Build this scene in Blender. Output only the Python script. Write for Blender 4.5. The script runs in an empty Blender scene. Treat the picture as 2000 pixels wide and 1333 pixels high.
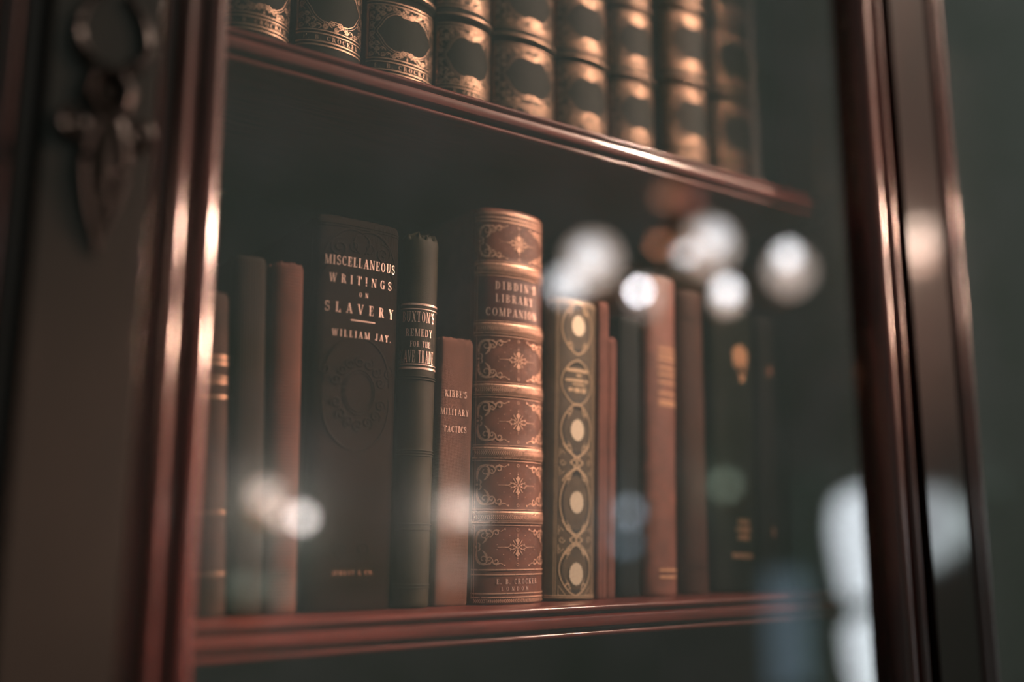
import bpy, bmesh, math, random
from math import sin, cos, pi, radians, atan, sqrt
from mathutils import Vector, Matrix
C = bpy.context.scene.collection
SC = bpy.context.scene

# ------------------------------------------------------------------ camera
FPX = 1960.0
PITCH = atan(377 / FPX); YAW = radians(34.9)
cam_d = bpy.data.cameras.new('camera'); cam = bpy.data.objects.new('camera', cam_d); C.objects.link(cam)
cam_d.sensor_width = 36.0; cam_d.lens = FPX * 36.0 / 2000.0
cam_d.clip_start = 0.02; cam_d.clip_end = 60
cam_d.dof.use_dof = True; cam_d.dof.focus_distance = 0.581; cam_d.dof.aperture_fstop = 1.4
cam_d.dof.aperture_blades = 0
cam.rotation_euler = (pi / 2 + PITCH, 0, -YAW)
SC.camera = cam

# ------------------------------------------------------------------ world, key light, exposure
W = bpy.data.worlds.new('world'); SC.world = W; W.use_nodes = True
W.node_tree.nodes['Background'].inputs[0].default_value = (0.95, 1.0, 0.90, 1)
W.node_tree.nodes['Background'].inputs[1].default_value = 0.205
SC.view_settings.view_transform = 'Standard'; SC.view_settings.look = 'None'
SC.view_settings.gamma = 1.0; SC.view_settings.use_curve_mapping = False
SC.view_settings.exposure = 0.0

def area(name, az, el, dist, size, power, col, spread=180, target=(0.36, 0.48, 0.1)):
    d = bpy.data.lights.new(name, 'AREA'); d.shape = 'DISK'; d.size = size; d.energy = power; d.color = col
    d.spread = radians(spread)
    o = bpy.data.objects.new(name, d); C.objects.link(o)
    a = radians(az); e = radians(el)
    t = Vector(target)
    v = Vector((sin(a) * cos(e), -cos(a) * cos(e), sin(e)))
    o.location = t + v * dist
    o.rotation_euler = v.to_track_quat('Z', 'Y').to_euler()
    return o
area('added_key_light', 50, 36, 3.2, 0.26, 2.0, (1.0, 0.68, 0.52), 15, (0.46, 0.48, 0.245))  # unseen key added to light the spines, not a real ceiling lamp
area('added_key_light', 15, 40, 3.2, 0.20, 0.26, (1.0, 0.66, 0.50), 7, (0.59, 0.48, 0.23))  # narrow added key for the shadowed right end of shelves and books
area('added_streak_light', 73, 17.2, 3.25, 0.28, 0.6, (1.0, 0.56, 0.41), 5, (0.12, 0.41, 0.0))  # added, unseen: draws the upper highlight streak on the left stile
area('added_streak_light', 75, 11.6, 3.2, 0.14, 0.22, (1.0, 0.54, 0.38), 5, (0.12, 0.41, 0.0))  # added, unseen: lower streak on the same stile
area('added_streak_light', 73, 12.5, 3.2, 0.26, 0.035, (1.0, 0.62, 0.46), 7, (0.63, 0.41, 0.16))  # added, unseen: streak on the right stile

# ------------------------------------------------------------------ measuring helpers
def cam_axes():
    p, y = PITCH, YAW
    fw = Vector((sin(y) * cos(p), cos(y) * cos(p), sin(p))); rt = Vector((cos(y), -sin(y), 0))
    return fw, rt, rt.cross(fw)
FW, RT, UP = cam_axes()
GLASS_Y = 0.432
def mirrored(x, y, wall=None, D=None):
    """the point of the room that is seen at (x, y) as a reflection in the glass door"""
    r = FW + RT * ((x - 1000) / FPX) + UP * ((666.5 - y) / FPX)
    if wall is not None: D = (2 * GLASS_Y - wall) / r.y
    return Vector((r.x * D, 2 * GLASS_Y - r.y * D, r.z * D)), D

# ------------------------------------------------------------------ materials
def newmat(name):
    m = bpy.data.materials.new(name); m.use_nodes = True
    nt = m.node_tree; b = nt.nodes['Principled BSDF']
    return m, nt, b
def N(nt, t, **kw):
    n = nt.nodes.new(t)
    for k, v in kw.items(): setattr(n, k, v)
    return n
def coords(nt, scale=(1, 1, 1), rot=(0, 0, 0)):
    tc = N(nt, 'ShaderNodeTexCoord'); mp = N(nt, 'ShaderNodeMapping')
    mp.inputs['Scale'].default_value = scale; mp.inputs['Rotation'].default_value = rot
    nt.links.new(tc.outputs['Object'], mp.inputs[0]); return mp.outputs[0]
def noise(nt, vec, scale, detail=4, rough=.6):
    n = N(nt, 'ShaderNodeTexNoise'); n.inputs['Scale'].default_value = scale
    n.inputs['Detail'].default_value = detail; n.inputs['Roughness'].default_value = rough
    nt.links.new(vec, n.inputs['Vector']); return n.outputs[0]
def ramp(nt, fac, stops):
    r = N(nt, 'ShaderNodeValToRGB'); el = r.color_ramp.elements
    while len(el) < len(stops): el.new(.5)
    for e, (p, c) in zip(el, stops):
        e.position = p; e.color = (c[0], c[1], c[2], 1) if len(c) == 3 else c
    nt.links.new(fac, r.inputs[0]); return r.outputs[0]
def bump(nt, b, h, strength, dist):
    n = N(nt, 'ShaderNodeBump'); n.inputs['Strength'].default_value = strength; n.inputs['Distance'].default_value = dist
    nt.links.new(h, n.inputs['Height']); nt.links.new(n.outputs[0], b.inputs['Normal']); return n
def mul(c, k): return tuple(min(1, a * k) for a in c)

def wood(name, axis, c=(0.060, 0.015, 0.011), rough=.22, coat=.6, crough=.16, spec=.5, cior=1.5):
    m, nt, b = newmat(name)
    sc = [60, 60, 60]; sc[axis] = 4
    v = coords(nt, tuple(sc))
    f = noise(nt, v, 6, 6, .65)
    col = ramp(nt, f, [(.28, mul(c, .45)), (.5, c), (.75, mul(c, 1.6))])
    nt.links.new(col, b.inputs['Base Color'])
    r = ramp(nt, noise(nt, v, 11, 3), [(.3, (rough,) * 3), (.75, (rough + .16,) * 3)])
    nt.links.new(r, b.inputs['Roughness'])
    b.inputs['Coat Weight'].default_value = coat; b.inputs['Coat IOR'].default_value = cior; b.inputs['Coat Roughness'].default_value = crough
    bump(nt, b, f, .12, .0006)
    b.inputs['Specular IOR Level'].default_value = spec
    return m
def leather(name, c, rough=.42, vary=.5, bstr=.35, patch=None, spec=.5):
    m, nt, b = newmat(name)
    v = coords(nt)
    f = noise(nt, v, 90, 5, .65)
    stops = [(.3, mul(c, 1 - vary)), (.52, c), (.72, mul(c, 1 + vary))]
    if patch: stops.append((.86, patch))
    nt.links.new(ramp(nt, f, stops), b.inputs['Base Color'])
    g = noise(nt, v, 2200, 3, .7)
    bump(nt, b, g, bstr, .0003)
    b.inputs['Roughness'].default_value = rough
    b.inputs['Specular IOR Level'].default_value = spec
    return m
def cloth(name, c, ribs=0, hor=0, rough=.7, vary=.35, bstr=.6):
    """book cloth: vertical ribs per metre and / or horizontal weave"""
    m, nt, b = newmat(name)
    v = coords(nt)
    f = noise(nt, v, 70, 6, .7)
    col = ramp(nt, f, [(.25, mul(c, 1 - vary)), (.5, c), (.78, mul(c, 1 + vary))])
    h = None
    for axis, n in (('X', ribs), ('Z', hor)):
        if not n: continue
        w = N(nt, 'ShaderNodeTexWave'); w.bands_direction = axis
        w.inputs['Scale'].default_value = n * 6.2832 / 20.0
        w.inputs['Distortion'].default_value = 1.4 if axis == 'Z' else .5
        w.inputs['Detail'].default_value = 2; w.inputs['Detail Scale'].default_value = 3
        nt.links.new(v, w.inputs['Vector'])
        if h is None: h = w.outputs['Fac']
        else:
            a = N(nt, 'ShaderNodeMath', operation='ADD'); nt.links.new(h, a.inputs[0]); nt.links.new(w.outputs['Fac'], a.inputs[1]); h = a.outputs[0]
    if h is None: h = noise(nt, v, 1500, 3, .7)
    mx = N(nt, 'ShaderNodeMix', data_type='RGBA', blend_type='MULTIPLY'); mx.inputs[0].default_value = .55
    nt.links.new(col, mx.inputs[6])
    cr = ramp(nt, h, [(0, (.45, .45, .45)), (.8, (1, 1, 1))]); nt.links.new(cr, mx.inputs[7])
    nt.links.new(mx.outputs[2], b.inputs['Base Color'])
    bump(nt, b, h, bstr, .0003)
    b.inputs['Roughness'].default_value = rough; b.inputs['Specular IOR Level'].default_value = .15
    return m
def gilt(name, c=(0.72, 0.42, 0.30), rough=.42, worn=(.10, .045, .03), wear=.42, metal=.6):
    m, nt, b = newmat(name)
    v = coords(nt)
    f = noise(nt, v, 900, 4, .75)
    k = ramp(nt, f, [(wear - .08, (0, 0, 0)), (wear + .05, (1, 1, 1))])
    mx = N(nt, 'ShaderNodeMix', data_type='RGBA'); nt.links.new(k, mx.inputs[0])
    mx.inputs[6].default_value = (*worn, 1); mx.inputs[7].default_value = (*c, 1)
    nt.links.new(mx.outputs[2], b.inputs['Base Color'])
    mm = N(nt, 'ShaderNodeMapRange'); nt.links.new(k, mm.inputs[0]); mm.inputs[3].default_value = .35; mm.inputs[4].default_value = .9
    nt.links.new(mm.outputs[0], b.inputs['Metallic']); mm.inputs[4].default_value = metal
    b.inputs['Roughness'].default_value = rough
    bump(nt, b, noise(nt, v, 2500, 2), .3, .0002)
    return m
def plain(name, c, rough=.5, metal=0, bs=200):
    m, nt, b = newmat(name)
    v = coords(nt)
    nt.links.new(ramp(nt, noise(nt, v, bs, 4), [(.3, mul(c, .75)), (.7, mul(c, 1.2))]), b.inputs['Base Color'])
    b.inputs['Roughness'].default_value = rough; b.inputs['Metallic'].default_value = metal
    return m
def pages(name, c=(.34, .2, .13)):
    m, nt, b = newmat(name)
    v = coords(nt, (900, 2, 2))
    nt.links.new(ramp(nt, noise(nt, v, 3, 3), [(.3, mul(c, .5)), (.7, mul(c, 1.2))]), b.inputs['Base Color'])
    b.inputs['Roughness'].default_value = .8; return m
def glow(name, c, s):
    m, nt, b = newmat(name)
    b.inputs['Base Color'].default_value = (.8, .8, .8, 1); b.inputs['Roughness'].default_value = .5
    b.inputs['Emission Color'].default_value = (*c, 1); b.inputs['Emission Strength'].default_value = s
    return m
def glass(name):
    m = bpy.data.materials.new(name); m.use_nodes = True; nt = m.node_tree; nt.nodes.clear()
    out = N(nt, 'ShaderNodeOutputMaterial'); t = N(nt, 'ShaderNodeBsdfTransparent'); g = N(nt, 'ShaderNodeBsdfGlossy')
    t.inputs[0].default_value = (.985, .99, .985, 1)
    g.inputs['Roughness'].default_value = 0.0; g.inputs['Color'].default_value = (1, 1, 1, 1)
    lw = N(nt, 'ShaderNodeLayerWeight'); lw.inputs[0].default_value = .5
    p = N(nt, 'ShaderNodeMath', operation='POWER'); nt.links.new(lw.outputs['Facing'], p.inputs[0]); p.inputs[1].default_value = 5
    a = N(nt, 'ShaderNodeMath', operation='MULTIPLY_ADD'); nt.links.new(p.outputs[0], a.inputs[0]); a.inputs[1].default_value = .90; a.inputs[2].default_value = .10
    mx = N(nt, 'ShaderNodeMixShader'); nt.links.new(a.outputs[0], mx.inputs[0]); nt.links.new(t.outputs[0], mx.inputs[1]); nt.links.new(g.outputs[0], mx.inputs[2])
    nt.links.new(mx.outputs[0], out.inputs[0]); return m
F_EFF = 0.20

WX = wood('mahogany_along_x', 0, (.125, .028, .023), .32, .45, .10, .15); WZ = wood('mahogany_along_z', 2, (.036, .0065, .005), .3, 1.0, .10, .15, 1.6)
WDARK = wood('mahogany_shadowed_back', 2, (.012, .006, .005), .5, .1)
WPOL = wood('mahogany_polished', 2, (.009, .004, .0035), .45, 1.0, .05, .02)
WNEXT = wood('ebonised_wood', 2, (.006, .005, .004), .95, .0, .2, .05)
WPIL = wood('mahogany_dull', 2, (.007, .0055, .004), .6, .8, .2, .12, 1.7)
GLASS = glass('window_glass')
GILT = gilt('gilt_worn'); GILTB = gilt('gilt_bright', (.90, .60, .50), .32, (.3, .15, .1), .36)
GILTY = gilt('gilt_brown', (.34, .215, .15), .42, (.03, .022, .018), .40, .85)
GILTM = gilt('gilt_emblem', (.75, .42, .24), .5, (.2, .1, .05), .40, .1)
GILTD = gilt('gilt_rubbed', (.72, .38, .24), .45, (.12, .05, .03), .48)
PAGES = pages('page_edges')

# ------------------------------------------------------------------ object helpers
def tag(o, label=None, cat=None, group=None, kind=None):
    if label: o['label'] = label
    if cat: o['category'] = cat
    if group: o['group'] = group
    if kind: o['kind'] = kind
    return o
def empty(name, loc=(0, 0, 0), rot=(0, 0, 0)):
    o = bpy.data.objects.new(name, None); C.objects.link(o); o.location = loc; o.rotation_euler = rot
    o.empty_display_size = .02; return o
class MB:
    def __init__(s): s.v = []; s.f = []
    def poly(s, pts):
        i = len(s.v); s.v += [tuple(p) for p in pts]; s.f.append(tuple(range(i, i + len(pts))))
    def grid(s, rows, wrap=False):
        i = len(s.v); n = len(rows[0])
        for r in rows: s.v += [tuple(p) for p in r]
        for a in range(len(rows) - 1):
            for b in range(n if wrap else n - 1):
                c = (b + 1) % n
                s.f.append((i + a * n + b, i + a * n + c, i + (a + 1) * n + c, i + (a + 1) * n + b))
        return i
    def box(s, x0, x1, y0, y1, z0, z1):
        i = len(s.v)
        s.v += [(x0, y0, z0), (x1, y0, z0), (x1, y1, z0), (x0, y1, z0), (x0, y0, z1), (x1, y0, z1), (x1, y1, z1), (x0, y1, z1)]
        for f in ((0, 3, 2, 1), (4, 5, 6, 7), (0, 1, 5, 4), (1, 2, 6, 5), (2, 3, 7, 6), (3, 0, 4, 7)): s.f.append(tuple(i + k for k in f))
    def prism(s, prof, p0, p1, mapf):
        """closed profile extruded from p0 to p1; mapf(a, b, t) -> xyz"""
        r0 = [mapf(a, b, p0) for a, b in prof]; r1 = [mapf(a, b, p1) for a, b in prof]
        s.grid([r0, r1], True); i = len(s.v)
        s.poly(list(reversed(r0))); s.poly(r1)
    def lathe(s, prof, n=32, c=(0, 0, 0), axis='z'):
        rows = []
        for r, h in prof:
            row = []
            for k in range(n):
                a = 2 * pi * k / n
                if axis == 'z': row.append((c[0] + r * cos(a), c[1] + r * sin(a), c[2] + h))
                else: row.append((c[0] + r * cos(a), c[1] + h, c[2] + r * sin(a)))
            rows.append(row)
        s.grid(rows, True)
    def tube(s, pts, r, n=10):
        rows = []
        pts = [Vector(p) for p in pts]
        for i, p in enumerate(pts):
            t = (pts[min(i + 1, len(pts) - 1)] - pts[max(i - 1, 0)]).normalized()
            u = t.cross(Vector((0, 0, 1)));
            if u.length < .05: u = t.cross(Vector((1, 0, 0)))
            u.normalize(); w = t.cross(u)
            rr = r(i / (len(pts) - 1)) if callable(r) else r
            rows.append([tuple(p + u * rr * cos(2 * pi * k / n) + w * rr * sin(2 * pi * k / n)) for k in range(n)])
        s.grid(rows, True); s.poly(list(reversed(rows[0]))); s.poly(rows[-1])
    def build(s, name, mat, parent=None, smooth=True, bevel=0, angle=40):
        me = bpy.data.meshes.new(name); me.from_pydata(s.v, [], s.f)
        bm = bmesh.new(); bm.from_mesh(me); bmesh.ops.remove_doubles(bm, verts=bm.verts, dist=1e-6)
        bmesh.ops.recalc_face_normals(bm, faces=bm.faces); bm.to_mesh(me); bm.free()
        me.materials.append(mat)
        if smooth:
            for p in me.polygons: p.use_smooth = True
            me.set_sharp_from_angle(angle=radians(angle))
        o = bpy.data.objects.new(name, me); C.objects.link(o)
        if parent: o.parent = parent
        if bevel:
            b = o.modifiers.new('bevel', 'BEVEL'); b.width = bevel; b.segments = 3; b.limit_method = 'ANGLE'
        return o

# ------------------------------------------------------------------ 2-D ornament kit (polygons in spine space: s = along the arc, z = up)
def arc(cx, cz, r, a0, a1, n=14, ry=None):
    ry = r if ry is None else ry
    return [(cx + r * cos(radians(a0 + (a1 - a0) * i / n)), cz + ry * sin(radians(a0 + (a1 - a0) * i / n))) for i in range(n + 1)]
def spiral(cx, cz, r0, r1, a0, a1, n=26):
    return [(cx + (r0 + (r1 - r0) * i / n) * cos(radians(a0 + (a1 - a0) * i / n)), cz + (r0 + (r1 - r0) * i / n) * sin(radians(a0 + (a1 - a0) * i / n))) for i in range(n + 1)]
def bez(p0, p1, p2, p3, n=14):
    o = []
    for i in range(n + 1):
        t = i / n; u = 1 - t
        o.append(tuple(u**3 * p0[k] + 3 * u * u * t * p1[k] + 3 * u * t * t * p2[k] + t**3 * p3[k] for k in (0, 1)))
    return o
def ribbon(pts, w, closed=False):
    """list of quads following a path, w a width or a function of 0..1"""
    q = []; n = len(pts); L = []
    for i, p in enumerate(pts):
        a = pts[(i - 1) % n] if closed else pts[max(i - 1, 0)]; b = pts[(i + 1) % n] if closed else pts[min(i + 1, n - 1)]
        dx, dz = b[0] - a[0], b[1] - a[1]; l = sqrt(dx * dx + dz * dz) or 1e-9
        ww = (w(i / (n - 1)) if callable(w) else w) / 2
        L.append(((p[0] - dz / l * ww, p[1] + dx / l * ww), (p[0] + dz / l * ww, p[1] - dx / l * ww)))
    for i in range(n if closed else n - 1):
        a, b = L[i], L[(i + 1) % n]; q.append([a[0], a[1], b[1], b[0]])
    return q
def disc(cx, cz, r, n=12, ry=None, scal=0, ns=0):
    ry = r if ry is None else ry
    out = []; P = []
    m = n if not ns else max(n, ns * 6)
    for i in range(m):
        a = 2 * pi * i / m; k = 1 + (scal * abs(sin(a * ns / 2)) if ns else 0)
        P.append((cx + r * k * cos(a), cz + ry * k * sin(a)))
    for i in range(m): out.append([(cx, cz), P[i], P[(i + 1) % m]])
    return out
def swell(a, b):
    return lambda t: a + (b - a) * sin(pi * t)
def xf(polys, sx=1, sz=1, dx=0, dz=0):
    return [[(p[0] * sx + dx, p[1] * sz + dz) for p in q] for q in polys]
def hbar(z0, z1, s0, s1, n=18):
    return [[(s0 + (s1 - s0) * i / n, z0), (s0 + (s1 - s0) * (i + 1) / n, z0), (s0 + (s1 - s0) * (i + 1) / n, z1), (s0 + (s1 - s0) * i / n, z1)] for i in range(n)]
def vbar(s0, s1, z0, z1, n=6):
    return [[(s0, z0 + (z1 - z0) * i / n), (s1, z0 + (z1 - z0) * i / n), (s1, z0 + (z1 - z0) * (i + 1) / n), (s0, z0 + (z1 - z0) * (i + 1) / n)] for i in range(n)]

# ---- a serif letter set of stems, hairlines and bowls; each glyph in a box w x 1
S_, T_, H_ = .17, .07, .055
def R(x0, z0, x1, z1): return [[(x0, z0), (x1, z0), (x1, z1), (x0, z1)]]
def Dg(xa, za, xb, zb, t): return [[(xa - t / 2, za), (xa + t / 2, za), (xb + t / 2, zb), (xb - t / 2, zb)]]
def ring(cx, cz, rx, rz, tx, tz, a0=0, a1=360, n=18):
    q = []
    for i in range(n):
        a, b = radians(a0 + (a1 - a0) * i / n), radians(a0 + (a1 - a0) * (i + 1) / n)
        q.append([(cx + rx * cos(a), cz + rz * sin(a)), (cx + rx * cos(b), cz + rz * sin(b)), (cx + (rx - tx) * cos(b), cz + (rz - tz) * sin(b)), (cx + (rx - tx) * cos(a), cz + (rz - tz) * sin(a))])
    return q
def stem(x, z0=0, z1=1, s=S_): return R(x - s / 2, z0, x + s / 2, z1)
def feet(x, top=True, bot=True, e=.17):
    r = []
    if bot: r += R(x - e, 0, x + e, H_)
    if top: r += R(x - e, 1 - H_, x + e, 1)
    return r
def sglyph():
    q = ribbon(arc(.3, .74, .19, 20, 270, 14, .22), swell(.07, .15)) + ribbon(arc(.3, .27, .2, 90, -160, 14, .24), swell(.15, .08))
    return q + R(.44, .68, .49, .98) + R(.08, .02, .13, .33)
GL = {
 'A': (.72, Dg(.12, 0, .36, 1, T_) + Dg(.60, 0, .36, 1, S_) + R(.2, .28, .52, .28 + H_) + feet(.12, False, e=.12) + feet(.60, False, e=.15)),
 'B': (.66, stem(.18) + feet(.16, e=.15) + ring(.3, .75, .25, .25, .13, .06, -90, 90, 10) + ring(.3, .26, .30, .26, .14, .06, -90, 90, 10) + R(.2, .94, .3, 1) + R(.2, 0, .3, .06) + R(.2, .48, .32, .54)),
 'C': (.66, ring(.36, .5, .3, .5, .15, .06, 50, 310, 20) + R(.53, .66, .58, .98) + R(.53, .05, .57, .22)),
 'D': (.7, stem(.18) + feet(.16, e=.15) + ring(.3, .5, .34, .5, .16, .06, -90, 90, 14) + R(.2, .94, .3, 1) + R(.2, 0, .3, .06)),
 'E': (.62, stem(.18) + feet(.16, e=.15) + R(.2, .94, .54, 1) + R(.2, 0, .56, .06) + R(.2, .48, .42, .54) + R(.5, .7, .54, 1) + R(.52, 0, .56, .3) + R(.4, .4, .44, .62)),
 'F': (.6, stem(.18) + feet(.18, e=.16) + R(.2, .94, .54, 1) + R(.2, .48, .42, .54) + R(.5, .7, .54, 1) + R(.4, .4, .44, .62)),
 'G': (.7, ring(.36, .5, .3, .5, .15, .06, 50, 320, 20) + R(.53, .68, .58, .98) + stem(.56, .05, .42, .15) + R(.42, .4, .68, .46)),
 'H': (.76, stem(.18) + stem(.58) + feet(.18) + feet(.58) + R(.2, .47, .56, .53)),
 'I': (.36, stem(.18) + feet(.18)),
 '!': (.36, stem(.18, .3, 1, .15) + R(.12, .0, .24, .17) + R(.04, 1 - H_, .32, 1)),
 'J': (.46, stem(.28, .15, 1) + feet(.28, True, False) + ring(.17, .17, .195, .17, .12, .06, -180, 0, 10) + disc(.06, .2, .07)),
 'K': (.74, stem(.18) + feet(.18) + Dg(.24, .4, .6, 1, T_) + Dg(.62, 0, .34, .58, S_) + feet(.6, e=.13)),
 'L': (.6, stem(.18) + feet(.18) + R(.2, 0, .54, .06) + R(.5, 0, .54, .32)),
 'M': (.9, stem(.13, 0, 1, T_) + stem(.75) + Dg(.17, 1, .44, 0, S_) + Dg(.44, 0, .72, 1, T_) + feet(.13, e=.12) + feet(.75, e=.14)),
 'N': (.76, stem(.14, 0, 1, T_) + stem(.62, 0, 1, T_) + Dg(.16, 1, .6, 0, S_) + feet(.14, e=.12) + feet(.62, True, False, e=.12)),
 'O': (.72, ring(.36, .5, .31, .5, .15, .05)),
 'P': (.64, stem(.18) + feet(.18) + ring(.3, .72, .29, .28, .14, .06, -90, 90, 10) + R(.2, .94, .3, 1) + R(.2, .44, .3, .5)),
 'R': (.7, stem(.18) + feet(.18) + ring(.3, .74, .26, .26, .13, .06, -90, 90, 10) + R(.2, .94, .3, 1) + R(.2, .48, .32, .54) + Dg(.38, .5, .56, 0, S_) + R(.5, 0, .7, H_)),
 'S': (.56, sglyph()),
 'T': (.66, stem(.33) + feet(.33, False) + R(.04, .94, .62, 1) + R(.04, .68, .08, 1) + R(.58, .68, .62, 1)),
 'U': (.74, stem(.18, .25, 1) + stem(.58, .25, 1, T_) + feet(.18, True, False, .15) + feet(.58, True, False, .12) + ring(.355, .26, .26, .26, .15, .06, -180, 0, 12)),
 'V': (.72, Dg(.36, 0, .14, 1, S_) + Dg(.38, 0, .6, 1, T_) + feet(.14, True, False, .15) + feet(.6, True, False, .12)),
 'W': (.98, Dg(.3, 0, .13, 1, S_) + Dg(.32, 0, .49, 1, T_) + Dg(.66, 0, .49, 1, S_) + Dg(.68, 0, .85, 1, T_) + feet(.13, True, False, .13) + feet(.49, True, False, .1) + feet(.85, True, False, .12)),
 'X': (.72, Dg(.58, 0, .14, 1, S_) + Dg(.12, 0, .58, 1, T_) + feet(.14, e=.12) + feet(.58, e=.12)),
 'Y': (.7, Dg(.35, .45, .13, 1, S_) + Dg(.36, .45, .57, 1, T_) + stem(.35, 0, .47) + feet(.35, False) + feet(.13, True, False, .14) + feet(.57, True, False, .12)),
 "'": (.2, Dg(.08, .68, .12, 1, .09)), '.': (.24, disc(.1, .07, .08)), ' ': (.4, []), '&': (.74, ring(.3, .74, .18, .26, .08, .06) + ring(.3, .27, .25, .27, .13, .06, 60, 350, 14) + Dg(.62, 0, .2, .8, .13)),
}
def text(s, zc, h, sc, width, wide=.95):
    """polygons of a line of lettering, base line zc, letter height h, centred on sc, total width"""
    xs = []; x = 0
    gap = .12
    for ch in s:
        xs.append(x); x += GL[ch][0] + gap
    x -= gap
    nat = x * h
    extra = (width - nat) / max(1, len(s) - 1)
    k = 1.0
    if extra < 0: k = width / nat; extra = 0
    elif extra > h * .25 and len(s) > 1: k = min(wide, width / nat * .92)
    out = []; tot = nat * k
    extra = (width - tot) / max(1, len(s) - 1)
    for i, ch in enumerate(s):
        ox = sc - width / 2 + xs[i] * h * k + extra * i
        for q in GL[ch][1]: out.append([(ox + p[0] * h * k, zc + p[1] * h) for p in q])
    return out

# ------------------------------------------------------------------ a book
class Book:
    """origin: bottom centre of the spine joint; the spine faces -y"""
    def __init__(s, name, xl, xr, yj, z0, h, bulge, n=2.2, lean=0, depth=.135, cov=None, sp=None, bands=(), bandh=.0012, bandw=.003, turn=0, head=.0012, spine_in=0.0, pagem=None, worn=0):
        s.w = xr - xl; s.h = h; s.b = bulge; s.n = n; s.bands = bands; s.bandh = bandh; s.bandw = bandw; s.head = head; s.worn = worn
        a = radians(lean)
        # turned about the lower corner it leans on, so that the corner rests on the shelf
        px = xr if lean > 0 else xl
        off = s.w / 2 if lean > 0 else -s.w / 2
        cx = px - off * cos(a); cz = z0 + abs(off) * sin(abs(a))
        s.o = empty(name, (cx, yj, cz), (0, a, radians(turn)))
        hw = s.w / 2 - spine_in
        M = 160; pts = []
        for i in range(M + 1):
            ph = pi * i / M; c, sn = cos(ph), sin(ph)
            pts.append((-hw * (1 if c > 0 else -1) * abs(c)**(2 / n), -bulge * abs(sn)**(2 / n)))
        L = [0]
        for i in range(M): L.append(L[-1] + sqrt((pts[i + 1][0] - pts[i][0])**2 + (pts[i + 1][1] - pts[i][1])**2))
        s.pts = pts; s.L = L; s.len = L[-1]
        mb = MB()
        zs = sorted(set([0, .0006, .0015, .003] + [h - k for k in (0, .0004, .001, .002, .0035)] + [h * i / 24 for i in range(1, 24)] + [b + d * bandw for b in bands for d in (-.75, -.65, -.55, -.42, -.3, -.15, 0, .15, .3, .42, .55, .65, .75)]))
        K = 36; rows = []
        for z in zs:
            row = [s.P(s.len * (i / K - .5), z, 0) for i in range(K + 1)]
            rows.append(row)
        i0 = mb.grid(rows)
        back = [[r[0], (r[0][0], .003, r[0][2])] for r in rows]; mb.grid(back)
        mb.grid([[(r[0][0], .003, r[0][2]), (r[-1][0], .003, r[-1][2])] for r in rows])
        mb.grid([[(r[-1][0], .003, r[-1][2]), r[-1]] for r in rows])
        mb.poly(rows[0] + [(rows[0][-1][0], .003, rows[0][-1][2]), (rows[0][0][0], .003, rows[0][0][2])])
        mb.poly(list(reversed(rows[-1] + [(rows[-1][-1][0], .003, rows[-1][-1][2]), (rows[-1][0][0], .003, rows[-1][0][2])])))
        mb.build('spine', sp or cov, s.o, angle=50)
        for sx in (-1, 1):
            m = MB(); x1 = sx * (s.w / 2); x0 = x1 - sx * .0024
            m.box(min(x0, x1), max(x0, x1), .0035, depth, 0, h); m.build('cover_board', cov, s.o, bevel=.0006)
        m = MB(); m.box(-s.w / 2 + .0025, s.w / 2 - .0025, .0032, depth - .004, .0035, h - .0035); m.build('page_block', pagem or PAGES, s.o)
    def disp(s, z):
        d = 0
        for b in s.bands:
            t = (z - b) / s.bandw
            if abs(t) < .75: d += s.bandh * cos(t / .75 * pi / 2)**.7
        return d
    def P(s, sa, z, off):
        l = min(max(sa + s.len / 2, 0), s.len); L = s.L
        lo = 0; hi = len(L) - 1
        while hi - lo > 1:
            m = (lo + hi) // 2
            if L[m] <= l: lo = m
            else: hi = m
        t = (l - L[lo]) / (L[hi] - L[lo]); a, b = s.pts[lo], s.pts[hi]
        x = a[0] + (b[0] - a[0]) * t; y = a[1] + (b[1] - a[1]) * t
        dx, dy = b[0] - a[0], b[1] - a[1]; l2 = sqrt(dx * dx + dy * dy); nx, ny = dy / l2, -dx / l2
        k = 0
        if z > s.h - .0035: k = -((z - (s.h - .0035)) / .0035)**2 * s.head
        elif z < .0015: k = -((.0015 - z) / .0015)**2 * s.head * .5
        o = off + s.disp(z) + k
        zz = z
        if s.worn and z > s.h - .003: zz = z + s.worn * (sin(x * 900) * .5 + sin(x * 2300 + 1) * .4) * (z - s.h + .003) / .003
        return (x + nx * o, y + ny * o, zz)
    def deco(s, name, polys, mat, off=.00025, label=None, thick=0):
        mb = MB()
        for q in polys:
            top = [s.P(p[0], p[1], off) for p in q]
            mb.poly(top)
        o = mb.build(name, mat, s.o, smooth=True, angle=60)
        if thick:
            m = o.modifiers.new('solid', 'SOLIDIFY'); m.thickness = thick; m.offset = 0
        if label: o['label'] = label
        return o

# ================================================================== the bookcase
SH_Y = 0.467; SIDE_R = 0.617; SIDE_L = 0.100; BACK_Y = 0.665
TOP_Z = 0.2544; LOW_Z = -0.0402; SH_T = 0.0185
case = empty('bookcase', (0.37, 0.42, -1.2))
tag(case, 'dark red mahogany bookcase with moulded glass doors, holding all the old books', 'bookcase')
ORG = Vector((0.37, 0.42, -1.2))
def part(mb, name, mat, parent=None, **kw):
    """mesh given in world coordinates, stored relative to the bookcase"""
    mb.v = [(v[0] - ORG.x, v[1] - ORG.y, v[2] - ORG.z) for v in mb.v]
    return mb.build(name, mat, parent or case, **kw)
def bead(y0, z0, z1, out, n=8):
    """half-round moulding between heights z1 (top) and z0, as (y, z) points from the top down"""
    zc, r = (z0 + z1) / 2, (z1 - z0) / 2
    return [(y0 - out * sin(pi * i / n), zc + r * cos(pi * i / n)) for i in range(n + 1)]
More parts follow.
